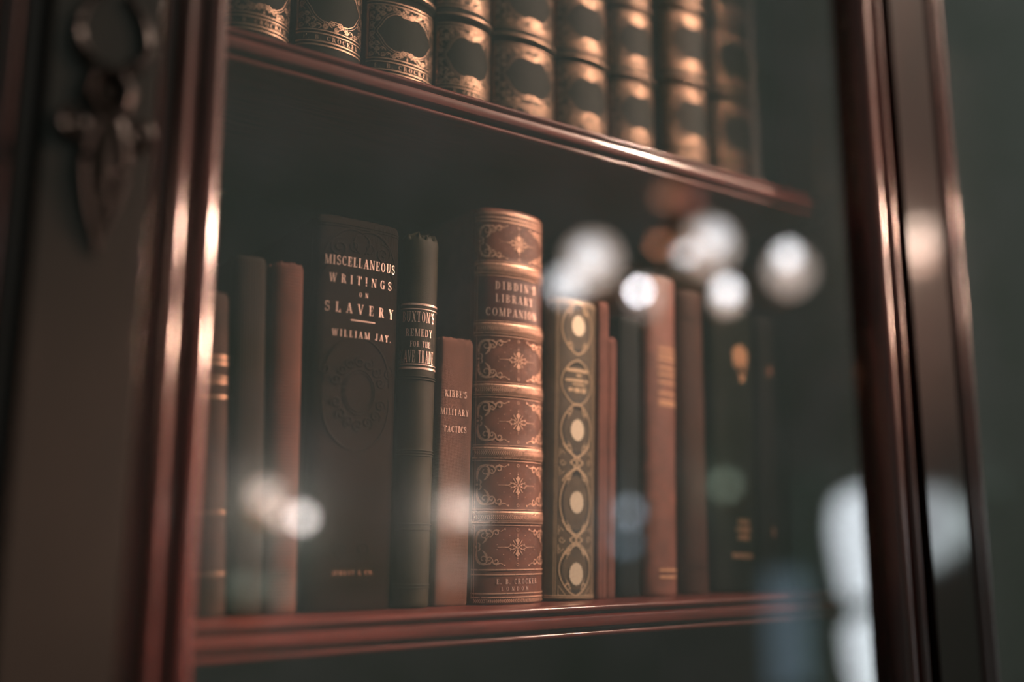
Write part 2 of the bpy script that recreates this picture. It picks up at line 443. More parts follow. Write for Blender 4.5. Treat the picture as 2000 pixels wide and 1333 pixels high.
def shelf(ztop, name='shelf'):
    t = SH_T; y = SH_Y; zb = ztop - t
    prof = [(BACK_Y, ztop), (y + .004, ztop)]
    prof += bead(y + .0034, ztop - .23 * t, ztop - .01 * t, .0026)
    prof += [(y + .0065, ztop - .245 * t), (y + .0065, ztop - .315 * t), (y + .0004, ztop - .33 * t)]
    prof += [(y - .0008, ztop - .36 * t), (y - .00115, ztop - .42 * t), (y - .00128, ztop - .51 * t), (y - .00115, ztop - .60 * t), (y - .0008, ztop - .66 * t), (y + .0004, ztop - .69 * t), (y + .0070, ztop - .70 * t), (y + .0070, ztop - .79 * t)]
    prof += bead(y + .0036, zb, ztop - .80 * t, .0022)
    prof += [(BACK_Y, zb)]
    m = MB(); m.prism(prof, SIDE_L, SIDE_R, lambda a, b, p: (p, a, b))
    return part(m, name, WX, angle=35)
shelf(TOP_Z); shelf(LOW_Z); shelf(.545); shelf(-.36)
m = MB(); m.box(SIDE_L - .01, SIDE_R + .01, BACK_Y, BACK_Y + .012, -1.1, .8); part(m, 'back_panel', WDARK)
for x0, x1 in ((SIDE_L - .012, SIDE_L), (SIDE_R, SIDE_R + .012)):
    m = MB(); m.box(x0, x1, .44, BACK_Y, -1.1, .8); part(m, 'side_panel', WZ, bevel=.001)

def half_round(xc, w, y0, out, n=10):
    return [(xc - w / 2 * cos(pi * i / n), y0 - out * sin(pi * i / n)) for i in range(n + 1)]
def stile(xg, xi, parent):
    """xg = outer edge at the gap, xi = inner edge at the glass; two half-round mouldings run up it"""
    s = 1 if xi > xg else -1; f = .4175
    def q(k): return xg + (xi - xg) * k
    prof = [(q(.04), .442), (q(.04), f + .0035), (q(.22), f + .0035), (q(.25), f + .0025)]
    def hr(a, b, y0, out):
        return [(q(a + (b - a) * (1 - cos(pi * i / 10)) / 2), y0 - out * sin(pi * i / 10)) for i in range(11)]
    prof += hr(.27, .47, f + .0015, .0032)
    prof += [(q(.49), f + .003), (q(.55), f + .0032), (q(.60), f + .0030)]
    prof += hr(.62, .97, f + .0040, .0046)
    prof += [(q(.98), f + .006), (q(1), f + .009), (q(1), .431), (q(.93), .431), (q(.93), .442)]
    if s < 0: prof = list(reversed(prof))
    m = MB(); m.prism(prof, -.55, .72, lambda a, b, p: (a, b, p))
    return part(m, 'stile', WZ, parent, angle=32)
def door(xl, xr, name='door'):
    d = empty(name, (0, 0, 0)); d.parent = case
    stile(xl, xl + .0295, d); stile(xr, xr - .0295, d)
    for z0, z1 in ((.665, .72), (-.55, -.49)):
        m = MB(); m.box(xl + .0275, xr - .0275, .419, .441, z0, z1); part(m, 'rail', WX, d, bevel=.002)
    m = MB(); m.box(xl + .0278, xr - .0278, GLASS_Y - .0, GLASS_Y + .0025, -.488, .664)
    part(m, 'glass_pane', GLASS, d, smooth=False)
    return d
door(.1066, .6415)
door(-.480, .0600)
door(.6925, 1.22)
# pilasters between the doors, with plinth and cornice
def pilaster(x0, x1, mat, f):
    m = MB(); m.prism([(x0, .46), (x0, f), (x1, f), (x1, .46)], -.55, .72, lambda a, b, p: (a, b, p))
    return part(m, 'pilaster', mat, bevel=.0002)
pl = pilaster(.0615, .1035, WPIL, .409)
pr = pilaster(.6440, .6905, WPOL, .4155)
m = MB(); m.box(-.50, 1.24, .400, BACK_Y + .012, -1.2, -.552); part(m, 'base_cupboard', WX, bevel=.004)
m = MB(); m.box(-.50, 1.24, .400, BACK_Y + .012, .722, .80); part(m, 'cornice', WX, bevel=.006)
m = MB(); m.box(-.50, -.482, .415, BACK_Y, -.552, .722); part(m, 'side_panel', WZ)
m = MB(); m.box(1.222, 1.24, .415, BACK_Y, -.552, .722); part(m, 'side_panel', WZ)
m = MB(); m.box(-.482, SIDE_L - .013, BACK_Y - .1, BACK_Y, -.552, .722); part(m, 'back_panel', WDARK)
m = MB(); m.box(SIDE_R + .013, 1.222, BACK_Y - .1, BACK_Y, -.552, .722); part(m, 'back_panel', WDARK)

# carved drop on the left pilaster: rosette with volutes above, leaf tapering to a point below
crv = MB(); cx, cz, yf = .0840, .176, .409
rows = []
for r, h in ((0, -.003), (.002, -.0035), (.0035, -.002), (.0045, -.0015), (.0055, -.004), (.0075, -.0055), (.0095, -.0045), (.0110, -.001), (.0115, .001)):
    rows.append([(cx + r * (1 + .07 * sin(8 * 2 * pi * k / 32)) * cos(2 * pi * k / 32), yf + h, cz + r * 1.25 * (1 + .07 * sin(8 * 2 * pi * k / 32)) * sin(2 * pi * k / 32)) for k in range(32)])
crv.grid(rows, True)
for sx in (-1, 1):
    p = spiral(cx + sx * .012, cz - .016, .0062, .0008, 90 if sx > 0 else 90, 90 - sx * 560, 40)
    crv.tube([(a, yf - .0032, b) for a, b in p], lambda t: .0021 - .0009 * t, 8)
    p = bez((cx + sx * .004, cz - .012), (cx + sx * .012, cz - .03), (cx + sx * .006, cz - .045), (cx + sx * .001, cz - .062))
    crv.tube([(a, yf - .002, b) for a, b in p], lambda t: .0034 - .0026 * t, 8)
    p = bez((cx + sx * .006, cz + .012), (cx + sx * .018, cz + .018), (cx + sx * .015, cz + .035), (cx + sx * .004, cz + .045))
    crv.tube([(a, yf - .002, b) for a, b in p], lambda t: .0032 - .002 * t, 8)
rows = []
for i in range(15):
    t = i / 14; w = .0105 * (1 - t)**.8 * (1 + .15 * sin(t * 20)); rows.append([(cx + w * (k / 6), yf - .0045 * (1 - (k / 6)**2) * (1 - t * .6), cz - .012 - t * .056) for k in range(-6, 7)])
crv.grid(rows)
part(crv, 'carved_drop', wood('carved_wood', 2, (.006, .0045, .003), .7, .35, .3, .08), pl)

# ================================================================== books on the lower shelf
LC = 'book'
def tb(o, label, group='old books on the lower shelf'): return tag(o, label, LC, group)
CL_DARK = cloth('cloth_black_brown', (.019, .0095, .006), ribs=1800, rough=.55, vary=.3, bstr=1.0)
CL_OLIVE = cloth('cloth_dull_olive', (.020, .012, .008), ribs=700, rough=.75)
CL_ROSE = cloth('cloth_faded_rose_brown', (.11, .042, .03), hor=600, rough=.75, vary=.4)
LE_BROWN = leather('leather_brown', (.035, .015, .010), .6, .4, spec=.12)
LE_GREEN = leather('leather_dark_green', (.024, .019, .009), .45, .35, .6, patch=(.085, .055, .030), spec=.15)
CL_TAN = cloth('cloth_russet_tan', (.20, .090, .065), ribs=1900, hor=2200, rough=.78, vary=.3, bstr=.6)
LE_CALF = leather('leather_tan_calf', (.155, .056, .036), .42, .38, .3, patch=(.26, .12, .08), spec=.3)
LE_LABEL = leather('leather_red_label', (.075, .014, .010), .4, .4, .3, patch=(.30, .11, .07))
LE_CAMEO = leather('cloth_gold_ground', (.115, .078, .048), .45, .4, .4)
CL_DARK.node_tree.nodes['Principled BSDF'].inputs['Specular IOR Level'].default_value = .04
LE_CAMEOD = cloth('cloth_dark_brown', (.008, .006, .005), rough=.7)
LE_VOID = plain('stamped_black', (.028, .018, .013), .55)
CL_RED = cloth('cloth_brick_red', (.22, .085, .066), ribs=260, rough=.7, vary=.5)
LE_RED = leather('leather_faded_red', (.20, .075, .056), .5, .4)
CL_BLUE = cloth('cloth_slate_blue', (.013, .015, .017), rough=.7)
CL_GREEN = cloth('cloth_bottle_green', (.014, .017, .010), rough=.6)
CL_BROWN = cloth('cloth_warm_brown', (.06, .026, .019), rough=.6)
CL_BLACK = cloth('cloth_black', (.008, .007, .006), rough=.6)

YJ = 0.503
# 1 thin brown leather with gilt bands
b = Book('book', .1600, .1772, YJ, LOW_Z, .1625, .0050, 2.0, lean=-2.4, cov=LE_BROWN)
tb(b.o, 'thin brown leather book with gilt bands, leftmost on the lower shelf')
P_ = []
for z in (.128, .1246, .1149, .1073): P_ += hbar(z, z + .0012, -b.len / 2, b.len / 2)
P_ += hbar(.118, .1185, -b.len / 2, b.len / 2) + hbar(.02, .021, -b.len / 2, b.len / 2) + hbar(.05, .0506, -b.len / 2, b.len / 2)
b.deco('gilt_bands', P_, GILTY)
# 2 plain dark olive
b = Book('book', .1782, .1957, YJ, LOW_Z, .1845, .0045, 2.4, lean=-1.9, cov=CL_OLIVE)
tb(b.o, 'plain dark olive cloth book without lettering, second from the left on the lower shelf')
# 3 rose brown
b = Book('book', .1962, .2142, YJ, LOW_Z, .1840, .0050, 2.2, lean=-1.0, cov=CL_ROSE, worn=.0008)
tb(b.o, 'plain faded rose-brown cloth book with rubbed top edge, left of the book on slavery writings')
b.deco('blind_rules', hbar(.020, .0206, -b.len / 2, b.len / 2), CL_ROSE, thick=.0004)

# 4 MISCELLANEOUS WRITINGS ON SLAVERY
b = Book('book', .2165, .2680, YJ, LOW_Z, .2150, .0065, 2.5, cov=CL_DARK, lean=.3, worn=.0006)
tb(b.o, 'thick black-brown ribbed cloth book titled Miscellaneous Writings on Slavery by William Jay')
T_l = []
T_l += text('MISCELLANEOUS', .1868, .0054, .0002, .0440)
T_l += text('WRIT!NGS', .1768, .0050, .0005, .0390)
T_l += text('ON', .1700, .0028, .0018, .0058)
T_l += text('SLAVERY', .1602, .0056, .0006, .0430)
T_l += hbar(.1560, .1568, -.0055, .0095)
T_l += text('WILLIAM JAY.', .1466, .0038, .0022, .0370)
b.deco('gilt_lettering', T_l, GILTB, .0003)
b.deco('publisher_lettering', text('JEWETT & CO.', .0186, .0024, .001, .024), GILTD, .0003)
E_ = []
def mir(polys): return polys + xf(polys, -1)
z1 = b.h - .014
E_ += mir(ribbon(spiral(.0135, z1 - .004, .0058, .0008, 100, -520), swell(.0006, .0014)))
E_ += mir(ribbon(bez((.0, z1 + .006), (.008, z1 + .010), (.019, z1 + .006), (.0235, z1 - .012)), swell(.0007, .0018)))
E_ += mir(ribbon(bez((.0015, z1 - .006), (.006, z1 - .002), (.006, z1 + .004), (.001, z1 + .005)), swell(.0005, .0016)))
E_ += mir(ribbon(spiral(.0045, z1 - .002, .0035, .0006, 250, 700, 18), .0007))
E_ += mir(ribbon(bez((.014, z1 - .011), (.018, z1 - .010), (.021, z1 - .016), (.0235, z1 - .022)), swell(.0004, .0018)))
E_ += hbar(b.h - .006, b.h - .0054, -b.len / 2 + .002, b.len / 2 - .002) + hbar(b.h - .0045, b.h - .004, -b.len / 2 + .002, b.len / 2 - .002)
cz = .1165
E_ += ribbon(arc(.001, cz, .0098, 0, 355, 40, .0125), .0007, True) + ribbon(arc(.001, cz, .0085, 0, 355, 40, .0110), .0004, True)
for k in range(7):
    a = 22 + k * 22.7; px, pz = .001 + .0145 * cos(radians(a)), cz + .0170 * sin(radians(a))
    E_ += ribbon(spiral(px, pz, .0034, .0005, a, a + (480 if a > 90 else -480), 20), swell(.0004, .0011))
    a2 = -a; px, pz = .001 + .0145 * cos(radians(a2)), cz + .0180 * sin(radians(a2))
    E_ += ribbon(spiral(px, pz, .0036, .0005, a2, a2 + (480 if a < 90 else -480), 20), swell(.0004, .0011))
E_ += mir(ribbon(bez((.002, cz + .030), (.012, cz + .030), (.021, cz + .018), (.020, cz + .004)), swell(.0004, .0014)))
E_ += mir(ribbon(bez((.002, cz - .032), (.014, cz - .030), (.022, cz - .016), (.020, cz - .002)), swell(.0004, .0014)))
E_ += mir(ribbon(spiral(.0195, cz + .012, .0040, .0006, 80, -420, 20), swell(.0004, .0011)))
E_ += mir(ribbon(spiral(.006, .032, .0050, .0006, 250, 720, 20), swell(.0004, .0012)))
E_ += hbar(.0135, .014, -.02, .02) + hbar(.0285, .029, -.016, .016)
b.deco('embossed_scrollwork', E_, CL_DARK, .00004, thick=.0004)

# 5 BUXTON
b = Book('book', .2700, .2925, YJ, LOW_Z, .2125, .0085, 2.0, lean=.9, cov=LE_GREEN, worn=.0030, head=.0022)
tb(b.o, "narrow dark green leather book titled Buxton's Remedy for the Slave Trade, with frayed top")
L_ = b.len
T_l = text("BUXTON'S", .1600, .0062, -.0036, .0205) + text('REMEDY', .1516, .0044, -.0032, .0165) + text('FOR THE', .1454, .0034, -.0024, .0125) + text('SLAVE TRADE', .1362, .0072, -.0045, .0225)
b.deco('gilt_lettering', T_l, GILTB, .0003)
P_ = []
for z in (.1700, .1675, .1350, .1325): P_ += hbar(z, z + (.0012 if z in (.1700, .1325) else .0006), -L_ / 2, L_ / 2)
b.deco('gilt_rules', P_, GILTB, .0003)
P_ = []
for z in (.128, .1265, .086, .0845, .083, .045, .042, .012, .0105): P_ += hbar(z, z + .0007, -L_ / 2, L_ / 2)
b.deco('blind_rules', P_, LE_GREEN, .0003, thick=.0005)

# 6 KIBBE
b = Book('book', .2953, .3178, YJ - .001, LOW_Z, .1545, .0025, 3.2, lean=1.3, cov=CL_TAN, worn=.0005)
tb(b.o, "short russet cloth book titled Kibbe's Military Tactics")
T_l = text("KIBBE'S", .1188, .0040, -.0010, .0150) + text('MILITARY', .1082, .0038, -.0014, .0190) + text('TACTICS', .0982, .0037, -.0010, .0155)
b.deco('lettering', T_l, gilt('gilt_pale', (.85, .54, .44), .5, (.36, .17, .12), .43, .3), .0003)

# 7 DIBDIN
bz = [.1997, .1622, .1247, .0870, .0495]
b = Book('book', .3213, .3712, YJ, LOW_Z, .2385, .0120, 2.0, lean=.4, cov=LE_CALF, bands=bz, bandh=.0006, bandw=.0050, head=.0012)
tb(b.o, "tall tan calf book titled Dibdin's Library Companion with raised bands and gilt panels")
L_ = b.len; e0, e1 = -L_ / 2 + .0008, L_ / 2 - .0008
P_ = []; RO = []
def rope(z0, z1):
    q = []; n = 46
    for i in range(n):
        s = e0 + .002 + (e1 - e0 - .004) * i / n
        q.append([(s, z0), (s + .00062, z0), (s + .0012, (z0 + z1) / 2), (s + .0006, (z0 + z1) / 2)]); q.append([(s + .0006, (z0 + z1) / 2), (s + .0012, (z0 + z1) / 2), (s + .0006, z1), (s, z1)])
    return q
for z in bz:
    for d, w in ((.0030, .0009), (-.0030, .0009), (.0046, .0004), (-.0046, .0004), (.0019, .0003), (-.0019, .0003)): P_ += hbar(z + d - w / 2, z + d + w / 2, e0, e1, 30)
    P_ += rope(z - .0013, z + .0013)
for z in (b.h - .0062, b.h - .0085, .0195, .0168, .0062, .0040): P_ += hbar(z - .0004, z + .0004, e0, e1, 30)
P_ += rope(.0010, .0030)
P_ += rope(b.h - .0042, b.h - .0022)
for s in (e0 + .0006, e0 + .0022, e1 - .0006, e1 - .0022): P_ += vbar(s - .00018, s + .00018, .003, b.h - .006, 60)
b.deco('gilt_rules', P_, GILT, .0004)
lab = []
zt, zb_ = bz[0] - .0056, bz[1] + .0056
for i in range(6): lab += hbar(zb_ + (zt - zb_) * i / 6, zb_ + (zt - zb_) * (i + 1) / 6, e0 + .003, e1 - .001, 30)
b.deco('title_label', lab, LE_LABEL, .0002, 'dark red leather label')
T_l = text("DIBDIN'S", .1866, .0050, -.0012, .0300) + text('LIBRARY', .1786, .0050, -.0022, .0275) + text('COMPANION', .1700, .0050, -.0036, .0365)
b.deco('title_lettering', T_l, GILTB, .00042)
b.deco('owner_lettering', text('E. B. CROCKER', .0114, .0030, .0010, .0295, 1.25) + text('LONDON', .0077, .0022, -.0012, .0190, 1.2), GILTB, .0003)
def corner(U):
    q = []
    q += ribbon([(x * U, z * U) for x, z in spiral(.42, .42, .34, .06, 190, 640, 30)], lambda t: U * (.10 - .05 * t))
    q += ribbon([(x * U, z * U) for x, z in bez((.0, 1.05), (-.08, .35), (.1, .02), (.75, .12))], lambda t: U * (.05 + .12 * sin(pi * t)))
    q += ribbon([(x * U, z * U) for x, z in bez((.75, .12), (1.0, .18), (1.1, .45), (.88, .5))], lambda t: U * (.12 - .08 * t))
    q += ribbon([(x * U, z * U) for x, z in spiral(1.22, .30, .22, .05, 160, 560, 22)], lambda t: U * (.10 - .05 * t))
    q += ribbon([(x * U, z * U) for x, z in bez((1.2, .08), (1.4, .1), (1.5, .3), (1.72, .06))], lambda t: U * (.10 - .07 * t))
    q += ribbon([(x * U, z * U) for x, z in bez((.55, .3), (.75, .55), (.55, .8), (.35, .95))], lambda t: U * (.03 + .11 * sin(pi * t)))
    q += ribbon([(x * U, z * U) for x, z in spiral(.80, .42, .15, .04, 20, 420, 18)], lambda t: U * (.08 - .04 * t))
    q += ribbon([(x * U, z * U) for x, z in bez((.06, .9), (.22, .95), (.25, 1.1), (.12, 1.22))], lambda t: U * (.02 + .08 * sin(pi * t)))
    q += xf(disc(0, 0, .07 * U), 1, 1, -.02 * U, 1.2 * U) + disc(1.8 * U, .05 * U, .06 * U)
    return q
def fleuron(cz):
    q = []
    petal = [(0, .0012), (.0009, .0026), (.0019, .0046), (.0012, .0043), (.0006, .0050), (0, .0056)]
    for sz in (1, -1):
        for sx in (1, -1):
            for i in range(len(petal) - 1): q.append([(0, cz + sz * .0010), (sx * petal[i][0], cz + sz * petal[i][1]), (sx * petal[i + 1][0], cz + sz * petal[i + 1][1])])
        q += disc(0, cz + sz * .0064, .0004) + disc(0, cz + sz * .0074, .00025)
        for sx in (1, -1): q += ribbon([(sx * .0014, cz + sz * .0014), (sx * .0034, cz + sz * .0042)], .0005)
    q += ribbon(arc(0, cz, .0010, 0, 345, 16), .0004, True) + disc(0, cz, .0004)
    for sx in (1, -1):
        q += ribbon(bez((sx * .0012, cz), (sx * .003, cz + .0024), (sx * .005, cz + .0010), (sx * .0066, cz)), .00038)
        q += ribbon(bez((sx * .0012, cz), (sx * .003, cz - .0024), (sx * .005, cz - .0010), (sx * .0066, cz)), .00038)
        q += disc(sx * .0026, cz + .0008, .00055) + disc(sx * .0026, cz - .0008, .00055)
        q += disc(sx * .0050, cz + .0016, .0004) + disc(sx * .0050, cz - .0016, .0004)
        q += ribbon([(sx * .0066, cz), (sx * .0085, cz)], .0004)
        for k in range(8): q += disc(sx * (.0088 + .0006 * k), cz, .00024, 6)
    for sx in (1, -1):
        for sz in (1, -1): q += disc(sx * .0095, cz + sz * .0042, .0003, 6) + disc(sx * .0135, cz + sz * .0014, .0003, 6) + disc(sx * .0055, cz + sz * .0068, .0003, 6)
    return q
OR = []
pan = [(bz[0] + .0055, b.h - .0098)] + [(bz[i + 1] + .0055, bz[i] - .0055) for i in (1, 2, 3)] + [(.0208, bz[4] - .0055)]
for z0, z1 in pan:
    U = .0104 * min(1, (z1 - z0) / .026)
    for sx in (1, -1):
        for sz, zz in ((1, z0 + .0008), (-1, z1 - .0008)):
            OR += xf(corner(U), sx, sz, -sx * (L_ / 2 - .0045), zz)
    OR += fleuron((z0 + z1) / 2)
    for sz, zz in ((1, z0 + .0016), (-1, z1 - .0016)): OR += ribbon(arc(0, zz, .0008, 0, 345, 14), .0003, True)
b.deco('gilt_ornament', OR, GILT, .0003)

# 8 the cameo book
b = Book('book', .3735, .4120, YJ, LOW_Z, .1900, .0075, 2.1, lean=1.6, cov=LE_CAMEOD, sp=LE_CAMEO, head=.0014)
tb(b.o, 'brown-gold book with pale cameo ovals in dark medallions down its spine')
L_ = b.len; HW = .0135
VO = []; GO = []; OV = []
def lens(z0, z1, hw, q, pointed=.0):
    n = 16; L1 = []; 
    for i in range(n + 1):
        t = i / n; L1.append((hw * sin(pi * t)**.62, z0 + (z1 - z0) * t))
    for i in range(n):
        a, c = L1[i], L1[i + 1]; q.append([(-a[0], a[1]), (a[0], a[1]), (c[0], c[1]), (-c[0], c[1])])
    return L1
ovc = [.1715, .1040, .0590, .0155]
lz = [(.1535, .1860), (.0880, .1200), (.0385, .0790), (.0035, .0335)]
tz = (.1205, .1480)
for (z0, z1), oc in zip(lz, ovc):
    L1 = lens(z0, z1, .0105, VO)
    full = L1 + [(-x, z) for x, z in reversed(L1)]
    GO += ribbon(lens(z0 - .001, z1 + .001, .0120, [])[0:], .0009) + ribbon([(-x, z) for x, z in lens(z0 - .001, z1 + .001, .0120, [])], .0009)
    OV += disc(.0003, oc, .0050, 20, .0064, .09, 14)
    for sx in (1, -1):
        for zz, sg in ((z0 + .005, 1), (z1 - .005, -1)):
            GO += ribbon([(sx * x, z) for x, z in spiral(.0058, zz, .0024, .0005, 200 * sg, 200 * sg + 420 * sg, 18)], swell(.0004, .0010))
            GO += ribbon([(sx * .0035, zz - sg * .003), (sx * .0072, zz + sg * .004)], swell(.0004, .001))
lens(tz[0], tz[1], .0108, VO)
GO += ribbon(lens(tz[0] - .001, tz[1] + .001, .0120, []), .0008) + ribbon([(-x, z) for x, z in lens(tz[0] - .001, tz[1] + .001, .0120, [])], .0008)
for z0, z1, s0, s1 in ((.1412, .1432, -.0085, .0085), (.1385, .1398, -.001, .003), (.1348, .1366, -.0092, .0050), (.1348, .1366, .0060, .0092), (.1326, .1336, -.004, .006), (.1286, .1308, -.0070, -.0035), (.1280, .1310, -.0025, .0020), (.1280, .1310, .0032, .0072)):
    GO += hbar(z0, z1, s0, s1, 8)
for zk in (.0835, .0360):                       # interlaced knots between the medallions
    for sx in (1, -1):
        GO += ribbon([(sx * x, z) for x, z in bez((-.0105, zk - .012), (-.006, zk - .003), (.003, zk - .004), (.005, zk + .001))], .0009)
        GO += ribbon([(sx * x, z) for x, z in bez((-.0105, zk + .012), (-.006, zk + .003), (.003, zk + .004), (.005, zk - .001))], .0009)
        GO += ribbon([(sx * x, z) for x, z in bez((-.006, zk - .008), (-.001, zk - .003), (.001, zk + .003), (.006, zk + .008))], .0008)
        GO += ribbon(spiral(sx * .0105, zk, .0022, .0004, 0, 400 * sx, 16), .0006)
        for sg in (1, -1):
            GO += ribbon([(sx * .0128, zk + sg * .0030), (sx * .0128, zk + sg * .0085), (sx * .0092, zk + sg * .0055)], .0006)
            GO += ribbon([(sx * .0118, zk + sg * .0048), (sx * .0118, zk + sg * .0066)], .0005)
for sx in (1, -1):
    for s in (HW + .0008, HW + .0020): GO += vbar(sx * s - .0002, sx * s + .0002, .002, b.h - .003, 40)
    GO += ribbon([(sx * .0125, .0030), (sx * .0125, .0085), (sx * .0075, .0030), (sx * .0125, .0030)], .0005)
for z in (.0014, .0026, b.h - .003, b.h - .0045): GO += hbar(z - .0003, z + .0003, -L_ / 2 + .001, L_ / 2 - .001)
b.deco('dark_medallions', VO, LE_VOID, .00018, 'near-black stamped medallions')
b.deco('gilt_strapwork', GO, gilt('gilt_strap', (.78, .54, .35), .40, (.2, .13, .08), .40), .0003)
b.deco('cameo_ovals', OV, gilt('gilt_cameo', (.80, .66, .50), .5, (.45, .30, .2), .40), .0004, 'pale gold ovals with scalloped rims')

# 9, 10 two thin brick-red volumes
b = Book('book', .4135, .4225, YJ - .001, LOW_Z, .1925, .0016, 3.0, lean=1.9, cov=CL_RED)
tb(b.o, 'thin brick-red cloth book, taller of the two beside the cameo-patterned book')
b = Book('book', .4232, .4300, YJ, LOW_Z, .1690, .0014, 3.0, lean=2.0, cov=CL_RED)
tb(b.o, 'thin brick-red cloth book, shorter of the two right of the cameo-patterned book')
# 11 slate
b = Book('book', .4335, .4520, YJ + .001, LOW_Z, .1850, .0030, 2.4, lean=1.6, cov=CL_BLUE)
tb(b.o, 'dark slate-blue cloth book standing between the thin red books and the banded red book')
# 12 faded red, gold bands
b = Book('book', .4540, .4830, YJ, LOW_Z, .2160, .0065, 2.2, lean=1.7, cov=LE_RED)
tb(b.o, 'tall faded red leather book with a stack of short gilt bands in its upper half')
P_ = []
for z in (.1650, .1610, .1575, .1515, .1470, .1415, .1340, .1285, .1262, .0165, .0120): P_ += hbar(z - .0007, z + .0007, -.005, b.len / 2)
b.deco('gilt_bands', P_, GILTM, .0003)
# 13 warm brown
b = Book('book', .4870, .5130, YJ, LOW_Z, .2100, .0070, 2.0, lean=.8, cov=CL_BROWN)
tb(b.o, 'plain warm brown cloth book, right of the faded red book with gilt bands')
b.deco('blind_rules', hbar(.018, .0186, -b.len / 2, b.len / 2) + hbar(.190, .1906, -b.len / 2, b.len / 2), CL_BROWN, thick=.0004)
# 14 bottle green with gilt badge
b = Book('book', .5165, .5600, YJ, LOW_Z, .2020, .0080, 2.2, lean=2.2, cov=CL_GREEN)
tb(b.o, 'thick bottle-green cloth book with gilt emblem near top and gilt lines at foot')
P_ = []
for k in range(5): P_ += vbar(-.0045 + k * .0034, -.0026 + k * .0034, .158 - .002 * (k % 2), .176 - abs(k - 2) * .0018)
P_ += disc(.0030, .167, .0088, 16, .0075) + hbar(.152, .1545, .0010, .0085) + vbar(.002, .0075, .1475, .153)
b.deco('gilt_emblem', P_, GILTM, .0003)
P_ = []
for z, a, c in ((.0480, -.002, .0105), (.0425, -.004, .0115), (.0370, -.0025, .0105), (.0245, -.0075, .0145)):
    n = int((c - a) / .0024)
    for k in range(n): P_ += hbar(z - .0018, z + .0018, a + k * (c - a) / n, a + k * (c - a) / n + .0017, 2)
b.deco('gilt_footer', P_, GILTM, .0003)
# 15, 16 black volumes
b = Book('book', .5640, .5850, YJ, LOW_Z, .2000, .0060, 2.2, lean=2.2, cov=CL_BLACK)
tb(b.o, 'black cloth book with a faint gilt mark, right of the bottle-green book')
b.deco('gilt_mark', disc(.001, .160, .0024, 12, .004) + disc(.001, .041, .0022, 12, .004), GILTD, .0003)
b = Book('book', .5895, .6060, YJ + .004, LOW_Z, .1900, .0050, 2.2, lean=1.6, cov=CL_BLACK)
tb(b.o, 'plain black book, last on the right of the lower shelf')

# ================================================================== the set on the upper shelf
LE_BLK = leather('leather_black_green', (.010, .011, .008), .62, .4, .4, spec=.12)
LE_BLK2 = leather('leather_black', (.006, .006, .005), .5, .4, .4)
def filigree(s0, s1, z0, z1, seed, G):
    rnd = random.Random(seed); cs, cz = (s0 + s1) / 2, (z0 + z1) / 2
    rx, rz = (s1 - s0) * .355, (z1 - z0) * .405
    def rr(a):                                    # cusped oval: points left and right, flattened shoulders
        return 1 + .14 * abs(cos(a))**50 - .02 * cos(4 * a) - .06 * abs(sin(a))**20
    def ov(k): return [(cs + rx * k * rr(2 * pi * i / 60) * cos(2 * pi * i / 60), cz + rz * k * rr(2 * pi * i / 60) * sin(2 * pi * i / 60)) for i in range(60)]
    G += ribbon(ov(1.0), .00045, True) + ribbon(ov(1.09), .00025, True)
    st = .0032
    nx, nz = max(3, int((s1 - s0) / st)), max(3, int((z1 - z0) / st))
    for i in range(nx):
        for j in range(nz):
            x = s0 + (s1 - s0) * (i + .5) / nx + rnd.uniform(-.0003, .0003); z = z0 + (z1 - z0) * (j + .5) / nz + rnd.uniform(-.0003, .0003)
            # mirrored left / right so that the stamp is symmetrical
            a = math.atan2((z - cz) / rz, (x - cs) / rx); d = sqrt(((x - cs) / rx)**2 + ((z - cz) / rz)**2)
            if d < rr(a) + .20: continue
            sg = 1 if (i + j) % 2 else -1
            G += ribbon(spiral(x, z, .00155, .0003, rnd.uniform(0, 360), 0 + sg * 560, 16), lambda t: .0005 - .00015 * t)
            G += ribbon(bez((x - .0016, z + .0013 * sg), (x, z + .0019 * sg), (x + .0012, z + .0010 * sg), (x + .0019, z - .0008 * sg), 6), swell(.0002, .0007))
    for sz in (1, -1):                            # shells at the top and bottom of the oval
        for sx in (1, -1):
            G += ribbon(spiral(cs + sx * .0023, cz + sz * (rz * .93), .0022, .0004, 90 * sz, 90 * sz - 470 * sx * sz, 20), lambda t: .0007 - .0003 * t)
            G += ribbon(spiral(cs + sx * .0062, cz + sz * (rz * .98), .0019, .0004, 90 * sz, 90 * sz + 470 * sx * sz, 18), lambda t: .0006 - .0003 * t)
        G += ribbon(bez((cs - .0034, cz + sz * rz * .94), (cs - .0015, cz + sz * rz * .78), (cs + .0015, cz + sz * rz * .78), (cs + .0034, cz + sz * rz * .94)), .0005)
        G += ribbon([(cs, cz + sz * (rz + .0010)), (cs, cz + sz * (rz + .0034))], .0005) + ribbon([(cs - .0009, cz + sz * (rz + .0022)), (cs + .0009, cz + sz * (rz + .0022))], .0005)
tops = [  # xl, xr, panel bottom (absolute), panel height, pitch, seed
    (.1590, .1962, .2783, .0350, .0545), (.2000, .2408, .2808, .0350, .0545), (.2440, .2895, .2758, .0345, .0545), (.2920, .3320, .2722, .0385, .0545),
    (.3345, .3835, .2718, .0385, .0545), (.3855, .4300, .2718, .0385, .0545), (.4325, .4735, .2718, .0385, .0545),
    (.4860, .5320, .2800, .0420, .0600), (.5345, .5800, .2800, .0420, .0600)]
